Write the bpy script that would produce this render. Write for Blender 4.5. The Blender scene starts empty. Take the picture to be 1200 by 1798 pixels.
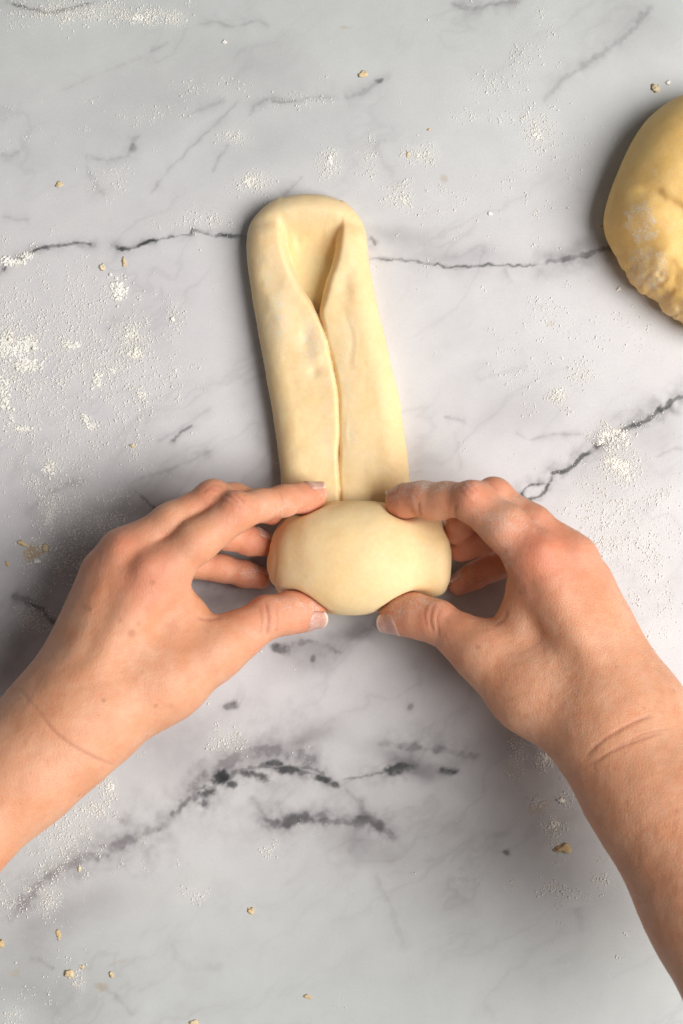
import bpy, bmesh, math, random
import numpy as np
from mathutils import Vector, Matrix

# ------------------------------------------------------------------ scene, camera, light
SC = bpy.context.scene
COL = SC.collection
random.seed(7)
RNG = np.random.default_rng(11)

CAM_H = 0.75                    # camera height above the tabletop (m)
S = 0.345 / 1200.0              # metres on the tabletop for one unit of the layout sketch (1200 x 1798 units)

cam_data = bpy.data.cameras.new('camera')
cam = bpy.data.objects.new('camera', cam_data)
COL.objects.link(cam)
cam.location = (0, 0, CAM_H)
cam.rotation_euler = (0, 0, 0)
cam_data.sensor_fit = 'HORIZONTAL'
cam_data.sensor_width = 24.0
cam_data.lens = 24.0 * CAM_H / 0.345
cam_data.clip_start = 0.01
cam_data.clip_end = 20
cam_data.dof.use_dof = True
cam_data.dof.focus_distance = CAM_H - 0.025
cam_data.dof.aperture_fstop = 10.0
SC.camera = cam

world = bpy.data.worlds.new('World')
SC.world = world
world.use_nodes = True
bg = world.node_tree.nodes['Background']
bg.inputs[0].default_value = (0.93, 0.97, 1.0, 1)
bg.inputs[1].default_value = 0.105

def area_light(name, loc, target, sx, sy, power, color):
    ld = bpy.data.lights.new(name, 'AREA')
    ld.shape = 'RECTANGLE'; ld.size = sx; ld.size_y = sy
    ld.energy = power; ld.color = color
    o = bpy.data.objects.new(name, ld); COL.objects.link(o)
    o.location = loc
    o.rotation_euler = (Vector(target) - Vector(loc)).to_track_quat('-Z', 'Y').to_euler()
    return o
area_light('window_light', (1.34, -0.24, 1.68), (0.0, 0.0, 0.0), 1.5, 1.5, 76.0, (1.0, 0.96, 0.915))

vs = SC.view_settings
vs.view_transform = 'Standard'; vs.look = 'None'; vs.gamma = 1.0; vs.exposure = 0.0
vs.use_curve_mapping = False

# ------------------------------------------------------------------ helpers
def P(px, py, z_mm=0.0):
    """a layout-sketch point at height z_mm -> metres"""
    z = z_mm * 0.001
    k = S * (1 - z / CAM_H)
    return np.array([(px - 600) * k, (899 - py) * k, z], dtype=np.float64)

def to_px(V):
    k = S * (1 - V[:, 2] / CAM_H)
    return 600 + V[:, 0] / k, 899 - V[:, 1] / k

def _hash(ix, iy, iz, seed):
    h = (ix.astype(np.uint32) * np.uint32(374761393) + iy.astype(np.uint32) * np.uint32(668265263)
         + iz.astype(np.uint32) * np.uint32(2147483647) + np.uint32(seed * 1274126177 & 0xffffffff))
    h = (h ^ (h >> np.uint32(13))) * np.uint32(1274126177)
    h = h ^ (h >> np.uint32(16))
    return (h & np.uint32(0xffffff)).astype(np.float32) / np.float32(0xffffff)

def vnoise(x, y, z=None, seed=0):
    if z is None: z = np.zeros_like(x)
    fx, fy, fz = np.floor(x), np.floor(y), np.floor(z)
    ix, iy, iz = fx.astype(np.int64), fy.astype(np.int64), fz.astype(np.int64)
    tx, ty, tz = x - fx, y - fy, z - fz
    tx = tx * tx * (3 - 2 * tx); ty = ty * ty * (3 - 2 * ty); tz = tz * tz * (3 - 2 * tz)
    def L(a, b, t): return a + (b - a) * t
    def c(dx, dy, dz): return _hash(ix + dx, iy + dy, iz + dz, seed)
    return L(L(L(c(0,0,0), c(1,0,0), tx), L(c(0,1,0), c(1,1,0), tx), ty),
             L(L(c(0,0,1), c(1,0,1), tx), L(c(0,1,1), c(1,1,1), tx), ty), tz)

def fbm(x, y, z=None, octaves=4, seed=0, gain=0.5):
    a, s, t = 1.0, 0.0, 0.0
    for o in range(octaves):
        f = 2.03 ** o
        s = s + a * vnoise(x * f + 17.3 * o, y * f - 9.1 * o, None if z is None else z * f + 3.7 * o, seed + o)
        t += a; a *= gain
    return s / t * 2 - 1

def seg_dist(X, Y, pts):
    """distance to a polyline and how far along it (0..1)"""
    best = np.full(X.shape, 1e9, dtype=np.float32); tt = np.zeros(X.shape, dtype=np.float32)
    n = len(pts) - 1
    for i in range(n):
        ax, ay = pts[i][:2]; bx, by = pts[i + 1][:2]
        dx, dy = bx - ax, by - ay
        t = np.clip(((X - ax) * dx + (Y - ay) * dy) / (dx * dx + dy * dy + 1e-9), 0, 1)
        d = np.hypot(X - ax - t * dx, Y - ay - t * dy)
        m = d < best
        best = np.where(m, d, best); tt = np.where(m, (i + t) / n, tt)
    return best, tt

def smooth_poly(pts, n=4, closed=False):
    """Catmull-Rom through the points"""
    p = np.array(pts, float); out = []
    N = len(p)
    rng = range(N) if closed else range(N - 1)
    for i in rng:
        g = (lambda k: p[k % N]) if closed else (lambda k: p[min(max(k, 0), N - 1)])
        p0, p1, p2, p3 = g(i - 1), g(i), g(i + 1), g(i + 2)
        for j in range(n):
            t = j / n
            out.append(0.5 * ((2 * p1) + (-p0 + p2) * t + (2*p0 - 5*p1 + 4*p2 - p3) * t*t + (-p0 + 3*p1 - 3*p2 + p3) * t**3))
    if not closed: out.append(p[-1])
    return [tuple(q) for q in out]

def poly_sdf(X, Y, pts):
    """signed distance to a closed polygon, negative inside"""
    d, _ = seg_dist(X, Y, list(pts) + [pts[0]])
    inside = np.zeros(X.shape, bool)
    n = len(pts)
    for i in range(n):
        x0, y0 = pts[i]; x1, y1 = pts[(i + 1) % n]
        if y0 == y1: continue
        c = ((y0 > Y) != (y1 > Y)) & (X < (x1 - x0) * (Y - y0) / (y1 - y0) + x0)
        inside ^= c
    return np.where(inside, -d, d)

def smin(a, b, k):
    h = np.maximum(k - np.abs(a - b), 0) / k
    return np.minimum(a, b) - h * h * k * 0.25

def smax(a, b, k): return -smin(-a, -b, k)

def surface_nets(F, org, h):
    nx, ny, nz = F.shape
    ins = F < 0
    c8 = [ins[i:nx-1+i, j:ny-1+j, k:nz-1+k] for i in (0,1) for j in (0,1) for k in (0,1)]
    anyin = c8[0].copy(); allin = c8[0].copy()
    for c in c8[1:]:
        anyin |= c; allin &= c
    act = anyin & ~allin
    idx = -np.ones(act.shape, np.int64)
    I, J, K = np.nonzero(act)
    idx[I, J, K] = np.arange(len(I))
    acc = np.zeros((len(I), 3)); cnt = np.zeros(len(I))
    corners = [(i, j, k) for i in (0,1) for j in (0,1) for k in (0,1)]
    for a in corners:
        for ax in range(3):
            if a[ax]: continue
            b = list(a); b[ax] = 1
            fa = F[I + a[0], J + a[1], K + a[2]].astype(np.float64)
            fb = F[I + b[0], J + b[1], K + b[2]].astype(np.float64)
            m = (fa < 0) != (fb < 0)
            t = np.where(m, fa / np.where(m, fa - fb, 1), 0)
            for q in range(3):
                v = a[q] + (t if q == ax else 0)
                acc[:, q] += np.where(m, v, 0)
            cnt += m
    V = (np.stack([I, J, K], 1) + acc / cnt[:, None]) * h + np.array(org)
    Q = []
    # x edges
    A = ins[:-1, 1:-1, 1:-1]; B = ins[1:, 1:-1, 1:-1]
    for ax in range(3):
        sl0 = [slice(1, -1)] * 3; sl1 = [slice(1, -1)] * 3
        sl0[ax] = slice(0, -1); sl1[ax] = slice(1, None)
        A = ins[tuple(sl0)]; B = ins[tuple(sl1)]
        i, j, k = np.nonzero(A != B)
        flip = A[i, j, k]
        e = [i, j, k]
        o1, o2 = [(1, 2), (2, 0), (0, 1)][ax]
        base = [i.copy(), j.copy(), k.copy()]
        for q in range(3):
            if q != ax: base[q] = base[q] + 1
        def cell(d1, d2):
            c = [base[0], base[1], base[2]]
            c = [x.copy() for x in c]
            c[o1] = c[o1] - d1; c[o2] = c[o2] - d2
            return idx[c[0], c[1], c[2]]
        q = np.stack([cell(1, 1), cell(0, 1), cell(0, 0), cell(1, 0)], 1)
        q[~flip] = q[~flip][:, ::-1]
        Q.append(q)
    return V, np.concatenate(Q)

def mesh_np(name, V, Q, smooth=True):
    me = bpy.data.meshes.new(name)
    n, m, w = len(V), len(Q), Q.shape[1]
    me.vertices.add(n); me.vertices.foreach_set('co', np.asarray(V, np.float32).ravel())
    me.loops.add(m * w); me.loops.foreach_set('vertex_index', np.asarray(Q, np.int32).ravel())
    me.polygons.add(m)
    me.polygons.foreach_set('loop_start', np.arange(0, m * w, w, dtype=np.int32))
    me.polygons.foreach_set('use_smooth', np.full(m, smooth))
    me.update(calc_edges=True); me.validate()
    return me

def attr(me, name, vals):
    a = me.attributes.new(name, 'FLOAT', 'POINT')
    a.data.foreach_set('value', np.asarray(vals, np.float32).ravel())

def cattr(me, name, rgb):
    a = me.attributes.new(name, 'FLOAT_COLOR', 'POINT')
    c = np.ones((len(rgb), 4), np.float32); c[:, :3] = rgb
    a.data.foreach_set('color', c.ravel())

def normals(V, Q):
    n = np.zeros_like(V)
    fn = np.cross(V[Q[:, 2]] - V[Q[:, 0]], V[Q[:, 3]] - V[Q[:, 1]])
    for c in range(4):
        for q in range(3): n[:, q] += np.bincount(Q[:, c], fn[:, q], minlength=len(V))
    return n / (np.linalg.norm(n, axis=1, keepdims=True) + 1e-12)

def relax(V, Q, it=1, lam=0.5):
    n = len(V)
    for _ in range(it):
        acc = np.zeros_like(V); cnt = np.zeros(n)
        for a, b in ((0,1),(1,2),(2,3),(3,0)):
            for u, v in ((a,b),(b,a)):
                cnt += np.bincount(Q[:, u], minlength=n)
                for q in range(3): acc[:, q] += np.bincount(Q[:, u], V[Q[:, v], q], minlength=n)
        V = V + lam * (acc / np.maximum(cnt, 1)[:, None] - V)
    return V

def link(name, me, mat=None, parent=None, kind=None, label=None, cat=None, group=None):
    o = bpy.data.objects.new(name, me); COL.objects.link(o)
    if mat is not None and me is not None: me.materials.append(mat)
    if parent is not None: o.parent = parent
    if kind: o['kind'] = kind
    if label: o['label'] = label
    if cat: o['category'] = cat
    if group: o['group'] = group
    return o

# ------------------------------------------------------------------ materials
class NT:
    def __init__(self, name):
        self.m = bpy.data.materials.new(name); self.m.use_nodes = True
        self.t = self.m.node_tree; self.b = self.t.nodes['Principled BSDF']
    def n(self, typ, **kw):
        nd = self.t.nodes.new(typ)
        for k, v in kw.items():
            if k.startswith('_'): setattr(nd, k[1:], v)
            else: nd.inputs[k.replace('__', ' ')].default_value = v
        return nd
    def l(self, a, b): self.t.links.new(a, b)
    def pos(self):
        return self.n('ShaderNodeNewGeometry').outputs['Position']
    def noise(self, scale, detail=3, rough=0.5, vec=None):
        nd = self.n('ShaderNodeTexNoise', Scale=scale, Detail=detail, Roughness=rough)
        self.l(vec if vec is not None else self.pos(), nd.inputs['Vector'])
        return nd.outputs['Fac']
    def attr(self, name, out='Fac'):
        return self.n('ShaderNodeAttribute', _attribute_name=name).outputs[out]
    def ramp(self, fac, lo, hi, a=0.0, b=1.0):
        nd = self.n('ShaderNodeMapRange')
        nd.inputs['From Min'].default_value = lo; nd.inputs['From Max'].default_value = hi
        nd.inputs['To Min'].default_value = a; nd.inputs['To Max'].default_value = b
        self.l(fac, nd.inputs['Value']); return nd.outputs[0]
    def math(self, op, a, b):
        nd = self.n('ShaderNodeMath', _operation=op)
        for i, v in enumerate((a, b)):
            if isinstance(v, (int, float)): nd.inputs[i].default_value = v
            else: self.l(v, nd.inputs[i])
        return nd.outputs[0]
    def mix(self, fac, a, b, mode='MIX'):
        nd = self.n('ShaderNodeMix', _data_type='RGBA', _blend_type=mode)
        for i, v in ((0, fac), (6, a), (7, b)):
            if isinstance(v, (int, float)): nd.inputs[i].default_value = v
            elif isinstance(v, tuple): nd.inputs[i].default_value = (*v, 1)
            else: self.l(v, nd.inputs[i])
        return nd.outputs[2]
    def bump(self, h, strength, dist, prev=None):
        nd = self.n('ShaderNodeBump', Strength=strength, Distance=dist)
        self.l(h, nd.inputs['Height'])
        if prev is not None: self.l(prev, nd.inputs['Normal'])
        return nd.outputs[0]
    def set(self, **kw):
        for k, v in kw.items():
            inp = self.b.inputs[k.replace('__', ' ')]
            if isinstance(v, (int, float)): inp.default_value = v
            elif isinstance(v, tuple): inp.default_value = v
            else: self.l(v, inp)

def mat_marble():
    t = NT('marble_print')
    c = t.attr('tint', 'Color')
    n1 = t.ramp(t.noise(900, 3, 0.6), 0.3, 0.7, 0.97, 1.03)
    n2 = t.ramp(t.noise(70, 5, 0.6), 0.25, 0.75, 0.965, 1.035)
    g = t.math('MULTIPLY', n1, n2)
    cc = t.n('ShaderNodeCombineColor')
    for i in range(3): t.l(g, cc.inputs[i])
    col = t.mix(1.0, c, cc.outputs[0], 'MULTIPLY')
    gr = t.ramp(t.noise(1500, 4, 0.75), 0.40, 0.62, 0.10, 1.0)
    du = t.math('MINIMUM', t.math('MULTIPLY', gr, t.attr('dust')), 0.92)
    col = t.mix(du, col, (0.84, 0.83, 0.79))
    b = t.bump(t.noise(1500, 2, 0.5), 0.06, 0.0004)
    b = t.bump(du, 0.5, 0.0005, b)
    t.set(Base__Color=col, Roughness=t.ramp(t.noise(40, 3), 0.3, 0.7, 0.36, 0.46), Normal=b)
    t.b.inputs['Specular IOR Level'].default_value = 0.4
    return t.m

def mat_dough(name, base, deep, flour_amt):
    t = NT(name)
    n1 = t.ramp(t.noise(55, 4, 0.55), 0.32, 0.68)
    col = t.mix(n1, deep, base)
    n2 = t.ramp(t.noise(420, 3, 0.6), 0.35, 0.7, 0.0, 0.25)
    col = t.mix(n2, col, tuple(min(1, x * 1.12 + 0.02) for x in base))
    # flour dusting held in the 'flour' attribute, broken up by grain
    fl = t.attr('flour')
    gr = t.ramp(t.noise(1700, 3, 0.75), 0.42, 0.62)
    gr2 = t.ramp(t.noise(300, 4, 0.6), 0.35, 0.65, 0.2, 1.0)
    f = t.math('MULTIPLY', t.math('MULTIPLY', gr, gr2), fl)
    spk = t.ramp(t.noise(1200, 2, 0.5), 0.70, 0.76, 0.0, flour_amt)
    f = t.n('ShaderNodeClamp').outputs[0] if False else t.math('MINIMUM', t.math('ADD', f, spk), 0.9)
    col = t.mix(f, col, (0.80, 0.76, 0.68))
    b = t.bump(t.noise(160, 4, 0.55), 0.25, 0.0012)
    b = t.bump(t.noise(1100, 3, 0.6), 0.14, 0.0004, b)
    b = t.bump(f, 0.35, 0.0004, b)
    t.set(Base__Color=col, Roughness=t.ramp(f, 0, 0.8, 0.55, 0.9), Normal=b)
    t.b.inputs['Specular IOR Level'].default_value = 0.35
    t.b.inputs['Subsurface Weight'].default_value = 0.55
    t.b.inputs['Subsurface Radius'].default_value = (1.0, 0.55, 0.22)
    t.b.inputs['Subsurface Scale'].default_value = 0.006
    return t.m

def mat_skin():
    t = NT('skin')
    base, pale, red = (0.67, 0.30, 0.155), (0.75, 0.43, 0.28), (0.66, 0.18, 0.11)
    n1 = t.ramp(t.noise(75, 4, 0.6), 0.2, 0.8)
    col = t.mix(n1, base, pale)
    mott = t.ramp(t.noise(190, 4, 0.6), 0.45, 0.75, 0.0, 0.20)
    r = t.math('ADD', t.attr('red'), mott)
    r = t.math('MINIMUM', r, 0.85)
    col = t.mix(r, col, red)
    # freckles
    v = t.n('ShaderNodeTexVoronoi', Scale=105.0, Randomness=1.0)
    t.l(t.pos(), v.inputs['Vector'])
    fr = t.ramp(v.outputs['Distance'], 0.06, 0.16, 0.50, 0.0)
    keep = t.ramp(t.noise(60, 2, 0.5), 0.55, 0.60)
    fr = t.math('MULTIPLY', fr, keep)
    col = t.mix(fr, col, (0.42, 0.165, 0.08))
    mo = t.attr('mole')
    col = t.mix(t.math('MULTIPLY', mo, 0.55), col, (0.40, 0.15, 0.07))
    cr = t.attr('crease')
    col = t.mix(t.math('MULTIPLY', cr, 0.6), col, (0.38, 0.14, 0.09))
    fl = t.attr('flour')
    gr = t.ramp(t.noise(1500, 3, 0.75), 0.44, 0.60)
    gr2 = t.ramp(t.noise(260, 4, 0.6), 0.38, 0.62, 0.1, 1.0)
    f = t.math('MINIMUM', t.math('MULTIPLY', t.math('MULTIPLY', gr, gr2), fl), 0.85)
    col = t.mix(f, col, (0.80, 0.76, 0.70))
    # fine skin grain: stretched cells
    vv = t.n('ShaderNodeTexVoronoi', Scale=900.0, _feature='DISTANCE_TO_EDGE')
    t.l(t.pos(), vv.inputs['Vector'])
    grain = t.ramp(vv.outputs['Distance'], 0.0, 0.25)
    b = t.bump(grain, 0.30, 0.0003)
    mp = t.n('ShaderNodeMapping'); mp.inputs['Rotation'].default_value = (0.3, 0.2, 0.7); mp.inputs['Scale'].default_value = (1.0, 0.22, 0.6)
    t.l(t.pos(), mp.inputs['Vector'])
    b = t.bump(t.noise(1100, 3, 0.6, mp.outputs[0]), 0.28, 0.0004, b)
    b = t.bump(t.noise(420, 5, 0.65), 0.22, 0.0006, b)
    b = t.bump(f, 0.4, 0.0004, b)
    t.set(Base__Color=col, Roughness=t.ramp(f, 0, 0.8, 0.50, 0.9), Normal=b)
    t.b.inputs['Specular IOR Level'].default_value = 0.42
    t.b.inputs['Subsurface Weight'].default_value = 0.45
    t.b.inputs['Subsurface Radius'].default_value = (1.0, 0.36, 0.18)
    t.b.inputs['Subsurface Scale'].default_value = 0.0045
    return t.m

def mat_nail():
    t = NT('nail')
    n1 = t.ramp(t.noise(260, 3), 0.3, 0.7)
    col = t.mix(n1, (0.52, 0.27, 0.21), (0.62, 0.37, 0.31))
    col = t.mix(t.attr('free'), col, (0.72, 0.60, 0.47))
    fl = t.ramp(t.noise(1300, 3, 0.7), 0.56, 0.68, 0.0, 0.55)
    col = t.mix(fl, col, (0.8, 0.76, 0.7))
    t.set(Base__Color=col, Roughness=0.32)
    t.b.inputs['Subsurface Weight'].default_value = 0.15
    t.b.inputs['Subsurface Scale'].default_value = 0.002
    return t.m

def mat_flour(name, a, b):
    t = NT(name)
    col = t.mix(t.ramp(t.noise(120, 3), 0.35, 0.65), a, b)
    t.set(Base__Color=col, Roughness=0.95)
    t.b.inputs['Specular IOR Level'].default_value = 0.1
    return t.m

M_marble = mat_marble()
M_dough = mat_dough('rolled_dough', (0.87, 0.685, 0.40), (0.84, 0.61, 0.31), 0.3)
M_ball = mat_dough('resting_dough', (0.86, 0.59, 0.225), (0.78, 0.49, 0.15), 0.5)
M_skin = mat_skin()
M_nail = mat_nail()
M_flour = mat_flour('flour', (0.85, 0.83, 0.77), (0.89, 0.88, 0.85))
M_crumb = mat_flour('dough_crumb', (0.62, 0.46, 0.24), (0.76, 0.66, 0.46))

# ------------------------------------------------------------------ where the flour lies
# (x, y, spread x, spread y, number, clumpiness)
AREAS = [(0,620,60,130,2600,.7),(110,600,110,120,2600,.6),(60,700,90,70,1200,.6),(230,600,30,40,700,.7),(200,650,60,40,700,.6),(90,830,60,60,900,.6),(130,560,60,70,600,.5),
  (85,890,14,50,400,.6),(150,920,80,60,1500,.5),(130,980,60,30,700,.5),(60,1085,30,20,350,.5),(100,1000,60,60,500,.4),
  (130,20,110,20,1200,.6),(245,28,30,12,350,.7),(300,30,25,12,250,.6),(420,240,25,14,120,.6),(450,320,22,16,350,.7),(580,285,18,18,350,.7),(360,390,60,20,300,.6),
  (370,155,70,14,160,.5),(240,200,90,20,200,.3),(200,310,30,25,160,.5),(60,230,60,30,100,.3),(530,175,50,12,150,.5),
  (735,270,25,18,260,.7),(700,345,22,20,300,.7),(650,290,20,30,150,.6),(870,150,50,20,200,.5),(945,235,30,40,450,.7),(925,100,35,40,200,.5),(870,205,70,12,160,.6),(955,40,20,30,80,.5),
  (790,350,60,30,160,.5),(900,350,70,30,120,.4),(1010,240,40,60,80,.3),(1020,655,25,15,220,.6),(982,692,14,16,260,.7),(960,560,60,40,260,.5),(1100,600,80,60,160,.3),(920,650,40,50,180,.5),
  (1075,765,30,16,700,.7),(1090,815,28,30,700,.6),(1060,880,60,60,800,.4),(1110,920,50,60,500,.4),(1130,1000,50,60,400,.4),(1070,960,40,30,350,.6),(1165,1080,30,50,200,.3),(1160,880,40,60,200,.3),
  (250,620,40,100,300,.4),(310,560,12,40,120,.6),(320,650,30,20,120,.6),(310,690,15,40,80,.4),(240,700,40,40,400,.5),(235,780,20,30,160,.7),(180,780,50,30,200,.4),
  (400,1300,25,25,260,.6),(190,1385,14,22,260,.6),(165,1425,30,12,300,.6),(120,1450,50,50,900,.5),(100,1500,24,30,260,.6),(60,1560,60,40,400,.5),(85,1575,20,30,250,.6),(20,1590,24,30,160,.6),
  (470,1495,14,10,70,.7),(350,1570,30,14,100,.7),(240,1520,60,30,60,.4),(140,1720,12,30,110,.6),(60,1730,60,60,180,.3),(25,1785,14,14,90,.5),
  (960,1332,14,14,260,.7),(905,1320,20,20,200,.5),(905,1362,20,12,80,.5),(990,1400,20,16,110,.6),(970,1450,12,18,200,.7),(945,1415,24,16,180,.3),(985,1490,20,20,60,.6),(1010,1570,40,30,120,.6),(980,1560,24,12,90,.6),
  (1060,1530,25,30,100,.5),(1100,1640,10,10,20,.6),(900,1550,15,12,50,.4),(820,1540,60,30,30,.3),(1000,1660,100,60,50,.2),(610,1770,60,30,12,.3),
  (600,900,600,700,1800,.15),(100,700,160,260,1500,.2),(900,300,260,300,700,.15),(1100,850,120,200,600,.2)]
# heaps: small piles where flour lies thick
HEAPS = [(207,508,15,20,800),(25,612,34,22,1300),(45,640,30,14,700),(52,600,16,14,420),(0,600,24,20,600),(230,585,12,12,250),(238,622,14,9,320),(170,668,10,16,280),(198,650,7,9,140),(247,693,12,8,200),(84,822,12,12,320),(160,748,12,9,160),
         (8,690,12,40,420),(35,752,22,5,280),(20,735,6,10,120),(1056,774,9,5,260),(1066,762,10,5,320),(1082,757,10,4,320),(1096,764,6,6,260),(1101,777,4,6,200),(1074,808,13,5,380),(1088,816,15,8,600),(1096,828,9,7,400),(1103,840,5,6,200),(125,605,18,9,260),(150,735,10,10,140),
         (243,30,12,8,240),(438,318,12,12,180),(580,283,9,10,180),(982,690,7,10,170),(945,238,6,10,110),(240,620,10,12,180),(85,905,5,8,90),(975,1448,8,10,130),(960,1332,9,10,150),(192,1384,8,10,120),(130,1385,3,3,20),(735,275,6,8,80),(708,350,8,8,90),(20,460,22,8,420),(48,448,16,6,260)]

# ------------------------------------------------------------------ tabletop
def make_table():
    w, hgt, st = 0.376, 0.552, 0.00062
    xs = np.arange(-w / 2, w / 2 + st, st); ys = np.arange(-hgt / 2, hgt / 2 + st, st)
    # coarse skirt out to the table's edge
    def ext(a, far):
        lo, hi = a[0], a[-1]
        g = np.geomspace(0.004, far, 16)
        return np.concatenate([(lo - g)[::-1], a, hi + g])
    xs = ext(xs, 0.55); ys = ext(ys, 0.5)
    GX, GY = np.meshgrid(xs, ys, indexing='ij')
    px = (600 + GX / S).astype(np.float32); py = (899 - GY / S).astype(np.float32)
    # domain warp
    wx = px + 7 * fbm(px / 60, py / 60, octaves=4, seed=3) ; wy = py + 7 * fbm(px / 60, py / 60, octaves=4, seed=13)
    fx = px + 3.5 * fbm(px / 16, py / 16, octaves=3, seed=23); fy = py + 3.5 * fbm(px / 16, py / 16, octaves=3, seed=33)
    hx = px + 55 * fbm(px / 150, py / 150, octaves=5, seed=43); hy = py + 55 * fbm(px / 150, py / 150, octaves=5, seed=53)
    f2x = px + 4.5 * fbm(px / 11, py / 11, octaves=3, seed=73); f2y = py + 4.5 * fbm(px / 11, py / 11, octaves=3, seed=83)
    n_f = fbm(px / 22, py / 22, octaves=4, seed=5, gain=0.6)
    n_m = fbm(px / 80, py / 80, octaves=5, seed=6, gain=0.6)
    n_l = fbm(px / 330, py / 330, octaves=4, seed=8)
    base = np.empty(px.shape + (3,), np.float32)
    base[...] = (0.62, 0.615, 0.635)
    cool_falloff = np.clip((np.abs(py - 860) - 380) / 480, 0, 1)[..., None]  # cooler print tint, with light falloff to top and bottom painted in
    base = base * (1 - cool_falloff) + cool_falloff * np.array((0.51, 0.535, 0.535), np.float32)
    base *= (1 + 0.035 * n_l + 0.02 * n_m)[..., None]
    n_x = fbm(px / 9, py / 9, octaves=3, seed=66, gain=0.6)
    sstep = lambda a, b, v: (lambda t: t * t * (3 - 2 * t))(np.clip((v - a) / (b - a), 0, 1))
    haze = np.zeros(px.shape, np.float32)       # soft purple-grey clouding of the print, plus shade by the hands
    dark = np.zeros(px.shape, np.float32)       # charcoal vein
    def cloud_shade(cx, cy, rx, ry, a, rot=0.0, p=1.0):
        nonlocal haze
        c, s = math.cos(rot), math.sin(rot)
        u = ((hx - cx) * c + (hy - cy) * s) / rx; v = (-(hx - cx) * s + (hy - cy) * c) / ry
        m = np.exp(-(u * u + v * v) ** p) * np.clip(0.88 + 0.6 * n_m, 0.1, 1.4)
        a *= 1.35
        haze = np.maximum(haze, a * m) + 0.25 * np.minimum(haze, a * m)
    def band(pts, wd, a, hard=1.0):
        nonlocal haze
        thin = wd < 7
        d, t = seg_dist((wx + 1.4 * f2x - 0.4 * px) / 2, (wy + 1.4 * f2y - 0.4 * py) / 2, smooth_poly(pts, 3)) if thin else seg_dist(wx, wy, smooth_poly(pts, 3))
        if thin: a *= 0.8
        w2 = (wd * 1.2 + 0.8) * np.clip(1 + 0.9 * n_f + 0.3 * n_m, 0.3, 2.0)
        m = (0.34 * np.exp(-(d / w2) ** 2) + 0.36 * np.exp(-(d / (2.8 * w2)) ** 2) + 0.42 * sstep(0.25, 0.9, np.exp(-(d / (0.5 * w2 + 0.6)) ** 2) * (1 + 0.5 * n_x))) * np.clip(0.95 + 0.6 * n_f + 0.3 * n_x, 0.0, 1.4)
        m = m * np.clip(np.minimum(t, 1 - t) * 8, 0.15, 1)
        haze = np.maximum(haze, a * m) + 0.3 * np.minimum(haze, a * m)
    def vein(pts, wd, a, brk=0.5, halo=0.25):
        nonlocal dark, haze
        sp = smooth_poly(pts, 3)
        d, t = seg_dist(fx, fy, sp); d2, _ = seg_dist(f2x, f2y, sp)
        fade = np.clip(np.minimum(t, 1 - t) * 12, 0.25, 1)
        ww = wd * np.clip(1 + 0.9 * n_f, 0.35, 1.9)
        brkm = np.clip(1 - brk + 1.5 * brk * (n_f + 0.45), 0.05, 1) * fade
        body = np.exp(-(d / (1.5 * ww)) ** 2) * np.clip(0.55 + 0.75 * n_x, 0.1, 1)
        core = sstep(0.15, 0.75, np.exp(-(d2 / (0.75 * ww + 0.5)) ** 2) * (1 + 0.4 * n_x))
        dark = np.maximum(dark, a * brkm * np.maximum(0.62 * body, core))
        haze = np.maximum(haze, halo * np.exp(-(d / (wd * 4.5)) ** 2) * np.clip(0.7 + n_f, 0, 1.2))
    def blot(cx, cy, rx, ry, a, rot=0.0):
        nonlocal dark, haze
        c, s = math.cos(rot), math.sin(rot)
        bx = fx + 0.6 * (wx - px); by = fy + 0.6 * (wy - py)
        u = ((bx - cx) * c + (by - cy) * s) / (rx * 1.3); v = (-(bx - cx) * s + (by - cy) * c) / (ry * 1.35)
        dark = np.maximum(dark, a * (0.95 + 0.2 * n_f) * sstep(0.12, 0.80, np.exp(-(u * u + v * v)) * (1 + 0.6 * n_x + 0.6 * n_f)))
        haze = np.maximum(haze, 0.62 * a * np.exp(-(u * u + v * v) / 6) * np.clip(0.8 + 0.6 * n_f + 0.5 * n_x, 0, 1.2))
    # ---- clouds of the print, and shade by the hands put into the colour
    cloud_shade(120, 970, 190, 115, 0.50, -0.35); cloud_shade(60, 1100, 130, 80, 0.32); cloud_shade(230, 880, 120, 40, 0.36, -0.25)  # clouding of the print, with part of the left hand's shadow painted in
    cloud_shade(20, 1190, 90, 60, 0.2)  # left hand's shadow carried on in the colour
    cloud_shade(260, 170, 200, 60, 0.16, -0.5); cloud_shade(470, 110, 90, 60, 0.14); cloud_shade(500, 250, 200, 50, 0.12, -0.4)
    cloud_shade(700, 430, 70, 26, 0.36, 0.25); cloud_shade(830, 470, 160, 25, 0.20); cloud_shade(1040, 450, 60, 18, 0.42, -0.2)
    cloud_shade(890, 720, 110, 55, 0.20, -0.2); cloud_shade(1080, 800, 140, 70, 0.20, -0.5); cloud_shade(1130, 740, 90, 30, 0.22, -0.5)
    cloud_shade(560, 1140, 90, 40, 0.42); cloud_shade(800, 1150, 140, 60, 0.22, 0.4); cloud_shade(640, 1112, 110, 34, 0.55)  # last one: darker grey patch just below the roll
    cloud_shade(880, 1340, 170, 80, 0.24, 0.1); cloud_shade(780, 1470, 150, 110, 0.22, 0.2); cloud_shade(950, 1430, 130, 100, 0.14)
    cloud_shade(300, 1290, 120, 60, 0.30, -0.5); cloud_shade(450, 1330, 110, 30, 0.55, -0.15); cloud_shade(740, 1325, 100, 22, 0.62)
    cloud_shade(90, 1640, 150, 60, 0.30, -0.6); cloud_shade(60, 1740, 130, 70, 0.24); cloud_shade(780, 1560, 80, 80, 0.22)
    cloud_shade(1140, 30, 80, 60, 0.22, -0.5); cloud_shade(640, 1490, 60, 40, 0.42, 0.3); cloud_shade(230, 1210, 90, 50, 0.4)  # last one: shade under the left hand put into the colour
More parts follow.
